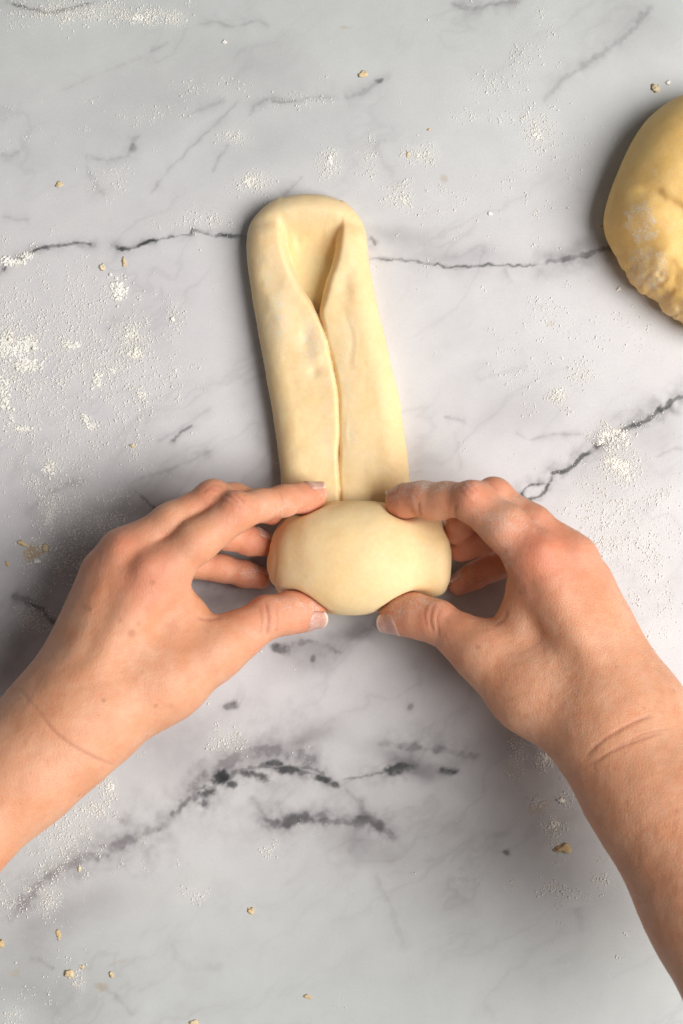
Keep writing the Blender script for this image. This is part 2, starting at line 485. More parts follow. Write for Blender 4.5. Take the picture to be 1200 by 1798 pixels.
    cloud_shade(415, 1050, 90, 60, 0.58); cloud_shade(840, 1040, 70, 60, 0.45); cloud_shade(950, 1330, 90, 30, 0.5, 0.1); cloud_shade(210, 560, 120, 60, 0.07)  # first two: shade in the gaps under the hands, painted in
    # ---- grey bands
    band([(0,1625),(60,1565),(120,1522),(200,1484),(260,1462),(305,1440)], 17, 0.72)
    band([(300,1440),(335,1395),(380,1352),(440,1325),(520,1325),(570,1362)], 20, 0.62)
    band([(450,1436),(500,1447),(545,1438),(600,1445),(645,1440),(680,1462),(700,1485)], 13, 0.72)
    band([(652,1308),(720,1312),(790,1318),(850,1330)], 10, 0.60)
    band([(600,1378),(640,1420),(655,1450)], 6, 0.45); band([(440,1395),(470,1440)], 5, 0.4)
    band([(1148,0),(1131,30),(1110,55),(1060,92),(1000,132),(965,165),(955,182)], 6, 0.48)
    band([(1128,20),(1118,45)], 9, 0.55)
    band([(790,0),(806,12),(830,13),(870,6),(915,0)], 6, 0.62)
    band([(340,46),(375,38),(410,46),(438,38),(456,34),(478,52)], 3, 0.38)
    band([(436,205),(446,188),(462,176),(480,172),(500,176),(525,174),(560,168),(600,172)], 4, 0.46)
    band([(320,210),(345,192),(400,174)], 5, 0.34); band([(252,233),(240,240),(232,258),(220,276),(185,281),(150,274)], 6, 0.45)
    band([(430,168),(350,245),(288,308),(266,340)], 2.5, 0.40); band([(405,248),(388,275),(374,305)], 3, 0.38)
    band([(0,268),(16,272),(35,262)], 4, 0.35); band([(152,265),(158,310),(190,350)], 4, 0.26)
    band([(0,380),(30,384),(55,388)], 3.5, 0.34); band([(535,305),(512,330),(498,345)], 3.5, 0.42)
    band([(600,172),(640,160),(668,140)], 5, 0.45); band([(300,70),(262,92)], 2, 0.25)
    band([(100,160),(180,128),(260,95)], 3, 0.16); band([(700,320),(660,255),(680,245)], 6, 0.22)
    band([(228,846),(262,836),(300,824),(346,803),(375,790)], 5, 0.44); band([(270,778),(320,750),(380,714)], 2.5, 0.30)
    band([(235,858),(282,908)], 3, 0.60); band([(20,1045),(60,1062),(104,1100)], 7, 0.8); band([(40,905),(70,880),(120,850),(160,845)], 8, 0.45)
    band([(780,733),(800,735),(822,748)], 4, 0.44); band([(800,750),(806,790),(812,830)], 4, 0.20)
    band([(903,755),(915,768),(930,770),(975,762),(1040,762)], 2.5, 0.42); band([(1150,800),(1180,790),(1200,788)], 4, 0.36)
    band([(880,455),(892,480),(905,495)], 5, 0.34); band([(930,640),(890,650),(830,668)], 9, 0.22)
    band([(460,1134),(500,1133),(540,1128),(585,1140),(600,1148)], 7, 0.58); band([(548,1145),(552,1185)], 5, 0.34)
    band([(50,1678),(75,1690),(98,1706)], 5, 0.46); band([(170,1730),(205,1750),(235,1790)], 5, 0.30)
    band([(195,1425),(212,1440),(226,1452)], 5, 0.40); band([(300,1640),(330,1700),(400,1690)], 12, 0.14)
    band([(655,1530),(690,1600),(712,1680)], 8, 0.22); band([(1010,1590),(1022,1640)], 8, 0.22); band([(400,1230),(420,1240)], 9, 0.40)
    band([(1000,1020),(1060,990),(1130,1010)], 14, 0.10); band([(840,1470),(905,1462)], 5, 0.24)
    # ---- dark veins
    vein([(0,478),(20,459),(60,440),(100,432),(140,427),(165,431)], 3.0, 0.85, 0.55)
    vein([(198,432),(225,437),(262,424),(300,415),(335,412),(345,405),(380,413),(437,415)], 3.0, 0.92, 0.5)
    vein([(340,398),(336,414)], 2.5, 0.9, 0.2); vein([(645,455),(700,455),(750,462),(790,469),(850,465),(905,466),(950,463)], 1.9, 0.72, 0.5, 0.2)
    vein([(955,463),(985,456),(1030,446),(1080,432)], 6.5, 0.68, 0.55, 0.45)
    vein([(648,415),(660,425),(655,432)], 3, 0.5, 0.4)
    vein([(1215,688),(1170,712),(1140,735),(1100,752),(1060,775),(1040,790)], 7.0, 0.98, 0.3, 0.55)
    vein([(1040,790),(1020,805),(1000,822),(985,832),(973,829),(972,838)], 5.6, 0.98, 0.2, 0.45)
    vein([(972,834),(962,850),(958,862),(945,872),(926,878),(918,866),(932,852),(966,846)], 3.8, 0.92, 0.3, 0.4)
    vein([(15,3),(50,14),(85,21),(122,15),(165,4)], 3.2, 0.85, 0.4)
    vein([(300,777),(318,760),(340,746)], 2.5, 0.55, 0.5, 0.2); vein([(236,860),(258,880),(282,906)], 2.0, 0.5, 0.3, 0.2)
    vein([(50,1060),(75,1072),(104,1102)], 3.0, 0.62, 0.4, 0.3); vein([(476,176),(500,178),(522,173)], 2.0, 0.35, 0.4, 0.2)
    for b in ((388,1366,15,10,.95,-.2),(358,1392,13,10,.92,0),(373,1388,9,8,.9,0),(358,1408,8,13,.85,-.3),(408,1380,8,5,.8,0),
              (303,1432,5,4,.5,0),(445,1364,22,6,.88,.3),(481,1342,11,5,.85,0),(502,1353,22,6,.9,.1),
              (458,1368,8,6,.85,0),(565,1366,16,5,.9,.3),(588,1378,8,5,.9,.4),(700,1350,22,8,.92,-.15),(787,1351,14,6,.9,-.1),
              (490,1140,14,7,.72,.2),(548,1156,4,5,.5,0),(404,1239,8,5,.55,0),(635,1436,12,4,.55,0),(668,1450,8,6,.5,0),
              (510,1442,28,9,.55,-.2),(890,1495,6,3,.6,.3),(345,1400,7,7,.6,0),(234,258,6,6,.4,0),(668,141,6,3,.6,-.4),(720,1243+0,4,4,.4,0)):
        blot(*b)
    vein([(300,1440),(332,1405),(362,1388),(395,1368),(432,1352),(470,1345),(512,1353),(560,1362),(594,1380)], 5.5, 0.62, 0.6, 0.45)
    vein([(455,1438),(505,1446),(545,1440),(600,1446),(645,1440),(676,1460)], 5.0, 0.42, 0.7, 0.4)
    vein([(600,1372),(640,1362),(690,1355)], 2.2, 0.55, 0.4, 0.3); vein([(520,1345),(560,1352),(575,1368)], 2.5, 0.5, 0.5, 0.3)
    # cloudiness of the print
    cl = fbm(hx / 120, hy / 90, octaves=5, seed=201, gain=0.6); cm = np.clip(0.35 + 1.3 * fbm(px / 300, py / 300, octaves=2, seed=205), 0, 1)
    haze = haze + 0.13 * np.clip(cl, 0, 1) * cm + 0.03 * np.clip(n_x, 0, 1) * haze * 4
    # faint natural streaks over the whole print, running down to the lower left
    sx_ = (hx * 0.80 - hy * 0.60); sy_ = (hx * 0.60 + hy * 0.80)
    rd = np.abs(fbm(sx_ / 260, sy_ / 95, octaves=5, seed=91, gain=0.55))
    msk = np.clip(0.5 + 1.6 * fbm(px / 210, py / 210, octaves=3, seed=95), 0, 1)
    haze = haze + 0.12 * msk * np.clip(1 - rd / 0.07, 0, 1) ** 1.5 + 0.09 * np.clip(1 - rd / 0.3, 0, 1) * msk
    hz = np.clip(haze, 0, 1)[..., None]; dk = np.clip(dark, 0, 1)[..., None]
    grey = np.array((0.20, 0.186, 0.204), np.float32); char = np.array((0.022, 0.024, 0.027), np.float32)
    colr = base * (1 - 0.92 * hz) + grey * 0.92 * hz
    colr = colr * (1 - dk) + char * dk
    dust = np.zeros(px.shape, np.float32)
    for cx, cy, sx_, sy_, n, cl in AREAS[:-4]:
        dens = min(0.95, n / (sx_ * sy_) * 1.6)
        dust = np.maximum(dust, dens * np.exp(-((wx - cx) / (sx_ * 1.05)) ** 2 - ((wy - cy) / (sy_ * 1.05)) ** 2))
    for cx, cy, sx_, sy_, n in HEAPS:
        dust = np.maximum(dust, 1.7 * np.exp(-((fx - cx) / (sx_ * .95)) ** 2 - ((fy - cy) / (sy_ * .95)) ** 2))
    dust = dust * np.clip(0.55 + 0.9 * n_f + 0.4 * n_m, 0.0, 1.3)
    # dried dough smears
    for cx, cy, rx, ry, rot, a in ((62,968,24,14,-.5,.75),(178,1735,12,8,.2,.35),(25,1710,16,8,0,.25),(780,312,8,9,0,.35),(607,46,14,5,-.2,.3),(965,568,10,5,-.5,.25),(205,1690,20,3,-.4,.2),(945,1420,18,10,-.2,.3)):
        c_, s_ = math.cos(rot), math.sin(rot)
        u = ((f2x - cx) * c_ + (f2y - cy) * s_) / rx; v = (-(f2x - cx) * s_ + (f2y - cy) * c_) / ry
        m = (a * sstep(0.2, 0.7, np.exp(-(u * u + v * v)) * (1 + 0.8 * n_x)))[..., None]
        colr = colr * (1 - m) + np.array((0.40, 0.29, 0.15), np.float32) * m
    nx, ny = GX.shape
    V = np.stack([GX, GY, np.zeros_like(GX)], -1).reshape(-1, 3)
    ii = np.arange(nx * ny).reshape(nx, ny)
    Q = np.stack([ii[:-1, :-1], ii[1:, :-1], ii[1:, 1:], ii[:-1, 1:]], -1).reshape(-1, 4)
    me = mesh_np('tabletop', V, Q)
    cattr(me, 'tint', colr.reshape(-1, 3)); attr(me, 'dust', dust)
    return link('tabletop', me, M_marble, kind='structure', label='white marbled work surface with grey and charcoal veins, dusted with flour')
make_table()

# ------------------------------------------------------------------ shape of the hands
MM = 0.001
def cone(Pt, a, b, ra, rb):
    ba = b - a
    L2 = float(ba @ ba) + 1e-12
    pa = Pt - a.astype(np.float32)
    t = np.clip((pa @ ba.astype(np.float32)) / L2, 0, 1)
    q = pa - t[:, None] * ba.astype(np.float32)
    return np.sqrt((q * q).sum(1)) - (ra + (rb - ra) * t)

def sphere(Pt, c, r):
    q = Pt - c.astype(np.float32)
    return np.sqrt((q * q).sum(1)) - r

class Hand:
    def __init__(self, d):
        J = lambda q: P(q[0], q[1], q[2])
        self.f = {}
        for k, ch in d['fingers'].items():
            self.f[k] = [(J(c), c[3] * MM) for c in ch]
        self.palm = [((J(a), a[3] * MM), (J(b), b[3] * MM)) for a, b in d['palm']]
        self.arm = [((J(a), a[3] * MM), (J(b), b[3] * MM)) for a, b in d['arm']]
        self.web = [((J(a), a[3] * MM), (J(b), b[3] * MM)) for a, b in d['web']]
        self.bump = [((J(a), a[3] * MM), (J(b), b[3] * MM)) for a, b in d['bump']]
        self.pad = {k: [(J(c), c[3] * MM) for c in v] for k, v in d.get('pad', {}).items()}
        self.thumbbase = [((J(a), a[3] * MM), (J(b), b[3] * MM)) for a, b in d['thumbbase']]
    def finger(self, Pt, k):
        ch = self.f[k]
        F = None
        for (a, ra), (b, rb) in zip(ch[:-1], ch[1:]):
            c = cone(Pt, a, b, ra, rb)
            F = c if F is None else smin(F, c, 0.0035)
        for c, r in self.pad.get(k, []):
            F = smin(F, sphere(Pt, c, r), 0.006)
        return F
    def body(self, Pt):
        F = None
        for (a, ra), (b, rb) in self.palm:
            c = cone(Pt, a, b, ra, rb); F = c if F is None else smin(F, c, 0.013)
        A = None
        for (a, ra), (b, rb) in self.arm:
            c = cone(Pt, a, b, ra, rb); A = c if A is None else smin(A, c, 0.020)
        F = smin(F, A, 0.022)
        for (a, ra), (b, rb) in self.thumbbase:
            F = smin(F, cone(Pt, a, b, ra, rb), 0.016)
        for (a, ra), (b, rb) in self.web:
            F = smin(F, cone(Pt, a, b, ra, rb), 0.011)
        for (a, ra), (b, rb) in self.bump:
            F = smin(F, cone(Pt, a, b, ra, rb), 0.0065)
        return F
    def sdf(self, Pt):
        B = self.body(Pt)
        out = B
        for k in self.f:
            f = self.finger(Pt, k)
            out = smin(out, smin(B, f, 0.010 if k == 'thumb' else 0.0075), 0.0009)
        return out

LEFT = dict(
  fingers=dict(
    index=[(275,1010,60,11.5),(345,950,59,10.0),(418,899,53,8.6),(456,888,45,7.3),(498,880,37,7.0),(530,873,31,6.6),(555,868,27,5.6)],
    middle=[(222,975,54,11.5),(300,918,53,9.2),(374,876,47,8.3),(415,878,36,7.4),(450,888,27,7.0),(478,900,23,6.0)],
    ring=[(190,1008,46,11.0),(270,958,36,8.6),(345,925,27,8.2),(400,938,20,7.4),(440,950,17,6.8),(462,956,16,6.0)],
    pinky=[(178,1055,38,10.0),(250,1010,24,7.8),(320,990,14,7.2),(390,998,9.5,6.6),(430,1008,8,6.2),(458,1016,7,5.4)],
    thumb=[(375,1145,52,12.0),(425,1112,46,10.6),(470,1084,40,9.7),(505,1078,35,9.6),(533,1077,31,8.2),(549,1078,29,6.6)]),
  pad=dict(index=[(540,882,27,5.6)], thumb=[(518,1070,30,8.0)]),
  palm=[((130,1262,70,13),(275,1010,60,12.0)),((112,1262,66,13),(222,975,54,11.8)),((98,1255,60,13),(190,1010,46,11.5)),((85,1250,54,13),(176,1058,38,10.5)),
        ((175,1230,55,12),(260,1060,46,11)),((140,1240,46,12),(225,1090,36,10))],
  thumbbase=[((200,1250,62,15),(290,1195,56,15.0)),((290,1195,56,15.0),(378,1143,52,11.8)),((185,1260,50,13),(300,1180,44,13))],
  web=[((300,1045,54,8.5),(318,1105,51,8.5)),((318,1105,51,8.5),(355,1140,50,8.5)),((310,1100,48,7.0),(330,1080,47,6))],
  bump=[((262,1000,68,5.5),(268,1005,67,5.5)),((214,964,62,5.0),(218,968,61,5.0)),((255,1025,67,3.2),(170,1180,77,2.8)),((208,985,60,2.5),(135,1170,73,2.2)),
        ((412,884,58.5,3.8),(420,888,57.5,3.8)),((370,866,51.5,3.8),(376,867,50.5,3.8))],
  arm=[((118,1308,74,18),(-135,1535,99,21.5)),((80,1274,66,17.5),(-172,1494,90,21.5)),((-135,1535,99,21.5),(-270,1660,113,25)),((-172,1494,90,21.5),(-305,1610,104,25)),
       ((165,1270,70,15),(60,1345,76,18))],
)
RIGHT = dict(
  fingers=dict(
    index=[(945,985,62,12.0),(885,925,61,10.4),(828,881,55,8.9),(785,876,48,7.8),(742,874,41,7.6),(718,876,36,7.0),(698,880,32,5.8)],
    middle=[(1000,985,56,11.8),(935,922,56,9.2),(866,873,49,8.3),(835,895,38,7.4),(812,917,30,7.0),(801,935,25,6.0)],
    ring=[(1025,1025,46,11.2),(965,960,40,8.8),(900,925,31,8.2),(852,942,23,7.4),(825,955,19,6.8),(808,965,17,6.0)],
    pinky=[(1040,1072,38,10.2),(985,1010,26,8.0),(920,975,16,7.4),(866,995,10.5,6.8),(832,1012,8,6.4),(806,1027,7.0,5.6)],
    thumb=[(858,1152,52,12.3),(810,1119,46,10.8),(765,1091,40,10.0),(733,1083,35,10.0),(705,1083,31,8.4),(690,1085,29,6.8)]),
  pad=dict(index=[(712,886,32,6.0),(765,890,43,6.5)], thumb=[(722,1073,30,8.2)]),
  palm=[((1085,1262,72,13),(945,985,62,12.5)),((1108,1252,68,13),(1000,985,56,12.0)),((1125,1245,62,13),(1025,1025,46,11.8)),((1140,1240,56,13),(1042,1072,38,10.8)),
        ((1040,1220,56,12),(955,1060,46,12)),((1080,1230,46,12),(1000,1090,36,11))],
  thumbbase=[((1030,1262,64,16),(935,1212,58,16.5)),((935,1212,58,16.5),(852,1150,52,12.8)),((1030,1262,52,14),(930,1190,46,14))],
  web=[((926,1040,54,8.5),(918,1105,51,8.5)),((918,1105,51,8.5),(890,1145,50,8.5))],
  bump=[((950,968,70,5.5),(946,973,69,5.5)),((1010,970,63.5,5.0),(1006,974,63,5.0)),((957,1000,69.5,3.2),(1055,1190,78.5,2.8)),((1010,1000,63.5,3.2),(1085,1190,75.5,2.6)),
        ((826,865,61,4.2),(834,870,60,4.0)),((866,860,53.5,3.8),(872,862,53,3.8))],
  arm=[((1070,1305,76,19),(1170,1450,92,22.5)),((1122,1272,68,18),(1222,1425,84,22.5)),((1170,1450,92,22.5),(1250,1590,108,25)),((1222,1425,84,22.5),(1306,1560,100,25)),
       ((1250,1590,108,25),(1350,1800,132,29)),((1306,1560,100,25),(1410,1780,122,29)),((1035,1280,70,16),(1105,1370,80,19))],
)

HAND_L, HAND_R = Hand(LEFT), Hand(RIGHT)

# ------------------------------------------------------------------ rolled dough: folded strip and roll
def px_world(pts, z):
    return [tuple(P(a, b, z)[:2]) for a, b in pts]

def grid3(x0, x1, y0, y1, z0, z1, h):
    return (np.arange(x0, x1, h), np.arange(y0, y1, h), np.arange(z0, z1, h))

def make_strip(parent):
    left = [(433,430),(436,480),(445,540),(458,610),(470,680),(481,740),(489,800),(493,850),(497,900),(500,950)]
    top = [(437,404),(447,385),(466,365),(492,349),(530,341),(571,343),(603,355),(626,377),(641,402)]
    right = [(646,425),(651,470),(665,540),(681,610),(698,680),(710,750),(718,820),(721,870),(722,910),(722,950)]
    li = [(500,385),(501,405),(505,435),(514,468),(531,505),(549,533),(562,560),(573,590),(581,620),(590,660),(596,700),(597,760),(596,830),(600,880),(602,950)]
    ri = [(598,380),(593,400),(590,425),(586,452),(576,488),(566,522),(560,553),(566,576),(577,618),(587,659),(593,699),(594.5,760),(594,830),(597,880),(599,950)]
    z = 8
    outline = smooth_poly(left[::-1] + top + right, 4)
    lflap = smooth_poly(left[::-1] + top[:4], 4) + smooth_poly(li, 4)
    rflap = smooth_poly(right[::-1] + top[::-1][:3], 4) + smooth_poly(ri, 4)
    W = lambda q: px_world(q, z)
    h = 0.00062
    xs, ys, zs = grid3(P(415,0)[0], P(745,0)[0], P(0,962)[1], P(0,325)[1], -0.002, 0.028, h)
    X, Y = np.meshgrid(xs, ys, indexing='ij')
    kk = S * (1 - z * .001 / CAM_H)
    px = 600 + X / kk; py = 899 - Y / kk
    wob = 0.0006 * fbm(X * 70, Y * 70, octaves=3, seed=4)
    dO = poly_sdf(X, Y, W(outline)) + 0.4 * wob
    dL = poly_sdf(X, Y, W(lflap)) + wob; dR = poly_sdf(X, Y, W(rflap)) + wob
    lump = 0.0007 * fbm(X * 38, Y * 38, octaves=3, seed=9) + 0.00022 * fbm(X * 200, Y * 200, octaves=2, seed=19)
    def g(cx, cy, rx, ry, rot=0.0):
        c, s = math.cos(rot), math.sin(rot)
        u = ((px - cx) * c + (py - cy) * s) / rx; v = (-(px - cx) * s + (py - cy) * c) / ry
        return np.exp(-(u * u + v * v))
    def ln(pts, w):
        d, t = seg_dist(px, py, smooth_poly(pts, 3)); return np.exp(-(d / w) ** 2) * np.clip(np.minimum(t, 1 - t) * 6, 0, 1)
    # flap heights
    sst = lambda a, b, v: (lambda t: t * t * (3 - 2 * t))(np.clip((v - a) / (b - a), 0, 1))
    HL = 0.0190 + lump - 0.0012 * g(480,500,16,30,-.5) - 0.0012 * g(540,600,12,20) - 0.0013 * g(553,656,9,10) + 0.0008 * g(562,630,10,14) \
        + 0.0012 * g(500,560,20,50,-.3) - 0.0003 * ln([(530,575),(536,600),(528,612)], 4)
    HR = 0.0185 + lump - 0.0005 * ln([(602,545),(617,580),(621,610),(613,655)], 8) + 0.00035 * ln([(610,555),(622,585),(625,610),(618,650)], 4) \
        + 0.0003 * ln([(612,735),(608,760),(611,790)], 3) - 0.0010 * g(610,500,14,40,.2) - 0.0012 * g(660,860,40,20)
    HL = HL - 0.0010 * sst(700, 860, py) - 0.0065 * (1 - sst(345, 425, py)); HR = HR - 0.0010 * sst(700, 860, py) - 0.0065 * (1 - sst(345, 425, py))
    dseam, _ = seg_dist(px, py, smooth_poly(li, 3))
    HR = HR - 0.0007 * np.exp(-(dseam / 16) ** 2) * sst(540, 600, py)
    # sheet between the flaps: rises to the rim at the top
    HB = 0.0186 - 0.0158 * sst(368, 455, py) + 0.7 * lump + 0.0012 * g(515,430,10,14) - 0.0008 * g(523,422,5,10)
    HB = HB + 0.0003 * fbm(px / 4, py / 60, octaves=2, seed=44) * g(580, 420, 30, 60)
    def pillow(d, H, R, z3, zc=0.42, di=None, ri=0.0027):
        w = np.maximum(d + R, 0) / R
        if di is not None: w = np.maximum(w, np.maximum(di + ri, 0) / ri)
        zc_ = H * zc
        up = (z3 - zc_[..., None]) / (H - zc_)[..., None]
        dn = (zc_[..., None] - z3) / (zc_ + 0.0035)[..., None]
        zz = np.where(z3 > zc_[..., None], up, dn)
        return (np.sqrt(w[..., None] ** 2 + zz ** 2) - 1) * np.minimum(R, H - zc_)[..., None]
    Z = zs[None, None, :]
    fB = pillow(dO, HB, 0.0110, Z)
    RI = 0.0020 + 0.0024 * (1 - sst(500, 590, py))
    fL = pillow(dO, HL, 0.0120, Z, di=dL, ri=RI); fR = pillow(dO, HR, 0.0120, Z, di=dR, ri=RI)
    # left flap laps over the right one: keep a clear seam
    k_top = 0.0006 + 0.0050 * np.clip(1 - (py - 350) / 85, 0, 1)
    F = smin(fL, fR, 0.0030)
    kt = k_top[..., None] * np.ones_like(Z)
    hmm = np.maximum(kt - np.abs(F - fB), 0) / kt
    F = np.minimum(F, fB) - hmm * hmm * kt * 0.25
    F = np.maximum(F, -Z)                              # rests flat on the table
    F = F.astype(np.float32)
    V, Q = surface_nets(F, (xs[0], ys[0], zs[0]), h)
    V = relax(V, Q, 3, 0.5)
    V[:, 2] = np.maximum(V[:, 2], 0.0002)
    me = mesh_np('folded_strip', V, Q)
    vx, vy = to_px(V)
    fl = np.zeros(len(V))
    for cx, cy, rx, ry, a in ((490,560,26,60,.7),(545,600,22,50,.75),(470,470,22,60,.45),(455,400,25,40,.35),(612,640,18,120,.35),(575,720,12,100,.3),(615,760,14,40,.5),(540,370,80,25,.22)):
        fl = np.maximum(fl, a * np.exp(-((vx - cx) / rx) ** 2 - ((vy - cy) / ry) ** 2))
    attr(me, 'flour', 1.5 * fl + 0.06)
    return link('folded_strip', me, M_dough, parent, label='flat strip with its two long edges folded in to a centre seam')

ROLL_X = np.array([455,472,500,540,580,620,660,700,740,780,805.])
ROLL_T = np.array([945,932,912,891,881,878.5,880,892,903,911,918.])
ROLL_B = np.array([1030,1038,1047,1063,1079,1081.5,1077,1063,1050,1045,1040.])
ZR = 25.0
ROLL_T[2:4] -= 4; ROLL_B[2:4] += 4; ROLL_T[7:10] -= 5; ROLL_B[7:10] += 4
def make_roll(parent):
    h = 0.00068
    z = ZR
    kk = S * (1 - z * .001 / CAM_H)
    xs, ys, zs = grid3(P(455,0,z)[0], P(806,0,z)[0], P(0,1100,z)[1], P(0,860,z)[1], -0.002, 0.056, h)
    X, Y, Z = np.meshgrid(xs, ys, zs, indexing='ij')
    px1 = 600 + xs / kk
    def curve(v):
        dense = np.array(smooth_poly(list(zip(ROLL_X, v)), 8))
        return np.interp(px1, dense[:, 0], dense[:, 1])
    ct, cb = curve(ROLL_T), curve(ROLL_B)
    cy = (899 - (ct + cb) / 2) * kk; hw = (cb - ct) / 2 * kk
    hh = 0.62 * hw + 0.38 * hw.max() * 0.97; hh = hh * 0.93
    cz = hh - 0.0035
    cy, hw, hh, cz = [a[:, None, None] for a in (cy, hw, hh, cz)]
    lump = 0.0009 * fbm(X * 38, Y * 38, Z * 38, octaves=4, seed=31)
    ry = (Y - cy) / hw; rz = (Z - cz) / hh
    rr = np.sqrt(ry ** 2 + rz ** 2 + 1e-9)
    # squashed circle section
    e = (np.abs(ry) ** 2.25 + np.abs(rz) ** 2.25 + 1e-12) ** (1 / 2.25)
    F = (e - 1) * np.minimum(hw, hh) + lump
    xl = P(471.5, 0, z)[0]; xr = P(789.5, 0, z)[0]
    # spiral of the rolled layers shows on both ends
    th = np.arctan2(rz, ry)
    def spiral(sgn):
        ph = rr * 3.1 + sgn * th / (2 * math.pi)
        fr = np.abs(ph - np.round(ph))
        return 0.0018 * np.exp(-(fr / 0.10) ** 2) * np.clip(1.06 - rr, 0, .3) / .3
    bul = 0.004 * (1 - np.clip(rr, 0, 1) ** 2)
    L = (xl - X) - 0.3 * bul + spiral(1) + 0.5 * lump
    R = (X - xr) - 0.3 * bul + spiral(-1) + 0.5 * lump
    F = smax(F, L, 0.011); F = smax(F, R, 0.0075)
    near = np.abs(F) < 0.008                            # fingers press into the dough
    pt = np.stack([X[near], Y[near], Z[near]], 1).astype(np.float32)
    g_ = np.minimum(HAND_L.sdf(pt), HAND_R.sdf(pt))
    F[near] = smax(F[near], -(g_ - 0.0003), 0.004)
    F = np.maximum(F, -Z).astype(np.float32)
    V, Q = surface_nets(F, (xs[0], ys[0], zs[0]), h)
    V = relax(V, Q, 3, 0.5)
    V[:, 2] = np.maximum(V[:, 2], 0.0002)
    me = mesh_np('roll', V, Q)
    vx, vy = to_px(V)
    fl = 0.25 * np.exp(-((vx - 530) / 50) ** 2 - ((vy - 990) / 60) ** 2) + 0.3 * np.exp(-((vx - 500) / 30) ** 2 - ((vy - 1040) / 30) ** 2)
    attr(me, 'flour', fl + 0.05)
    return link('roll', me, M_dough, parent, label='smooth barrel-shaped roll at the end of the strip, held in both hands')

rolled = link('rolled_dough', None, label='pale yellow folded dough strip half rolled up between two hands', cat='dough')
rolled.location = (0, 0, 0)
make_strip(rolled); make_roll(rolled)

# ------------------------------------------------------------------ resting dough piece
def make_ball():
    z = 12
    pts = [(1215,162),(1180,176),(1150,197),(1127,222),(1104,260),(1083,308),(1068,350),(1061,385),(1064,412),(1077,440),(1090,466),(1106,492),(1130,515),(1156,537),(1185,560),(1212,580),
           (1270,602),(1340,592),(1410,545),(1445,455),(1432,330),(1380,230),(1300,172),(1250,157)]
    kk = S * (1 - z * .001 / CAM_H)
    h = 0.0009
    xs, ys, zs = grid3(P(1035,0)[0], P(1470,0)[0], P(0,630)[1], P(0,130)[1], -0.002, 0.060, h)
    X, Y = np.meshgrid(xs, ys, indexing='ij')
    px = 600 + X / kk; py = 899 - Y / kk
    d = poly_sdf(X, Y, px_world(smooth_poly(pts, 4, True), z))
    rag = np.clip((py - 430) / 60, 0, 1) * np.clip((1240 - px) / 40, 0, 1)
    d = d + rag * (0.0024 * fbm(X * 210, Y * 210, octaves=3, seed=2, gain=.65) + 0.0004)
    def sx(pts_, w):
        dd, t = seg_dist(px, py, smooth_poly(pts_, 4)); return dd, t
    H = 0.043 + 0.0016 * fbm(X * 40, Y * 40, octaves=3, seed=7) + 0.0006 * fbm(X * 160, Y * 160, octaves=3, seed=71) * (0.35 + 2.2 * rag)
    # torn fold: a lip that steps down on its lower left side
    dd, t = sx([(1122,345),(1140,350),(1150,362),(1172,374),(1188,392),(1197,420),(1200,450)], 1)
    fold = smooth_poly([(1122,345),(1140,350),(1150,362),(1172,374),(1188,392),(1197,420),(1200,450)], 4)
    side = poly_sdf(px, py, fold + [(1190,500),(1120,500),(1080,420),(1090,350)])
    stp = np.clip(-side / 7, -1, 1)
    lip = np.exp(-(dd / 26) ** 2)
    H = H - 0.0030 * lip * (0.5 + 0.5 * stp) + 0.0010 * np.exp(-(dd / 6) ** 2)
    for cx, cy, rx, ry, a in ((1125,392,24,30,.0010),(1140,462,28,30,.0010),(1175,450,20,30,-.0012),(1075,400,7,40,-.0012)):
        H = H + a * np.exp(-((px - cx) / rx) ** 2 - ((py - cy) / ry) ** 2)
    R = 0.034
    Z = zs[None, None, :]
    w = np.maximum(d + R, 0) / R
    zc = H * 0.27
    zz = np.where(Z > zc[..., None], (Z - zc[..., None]) / (H - zc)[..., None], (zc[..., None] - Z) / (zc + 0.006)[..., None])
    F = (np.sqrt(w[..., None] ** 2 + zz ** 2) - 1) * (H - zc)[..., None]
    F = np.maximum(F, -Z).astype(np.float32)
    V, Q = surface_nets(F, (xs[0], ys[0], zs[0]), h)
    V = relax(V, Q, 2, 0.5)
    V[:, 2] = np.maximum(V[:, 2], 0.0002)
    me = mesh_np('dough_piece', V, Q)
    vx, vy = to_px(V)
    fl = np.zeros(len(V))
    wv = fbm(vx / 11, vy / 11, octaves=4, seed=77) * 17; wu = fbm(vx / 11, vy / 11, octaves=4, seed=78) * 17
    for cx, cy, rx, ry, a in ((1125,388,25,36,1.3),(1140,470,30,36,1.2),(1157,490,10,16,1.3),(1155,302,5,7,1.3),(1170,540,40,20,.5),(1190,350,60,60,.15)):
        q = np.sqrt(((vx + wv - cx) / rx) ** 2 + ((vy + wu - cy) / ry) ** 2)
        fl = np.maximum(fl, a * np.clip((1.1 - q) / 0.22, 0, 1) * np.clip(0.35 + 0.75 * q, 0, 1))
    attr(me, 'flour', fl + 0.08)
    return link('dough_piece', me, M_ball, label='golden domed lump of dough with a torn fold and flour patches', cat='dough')
make_ball()

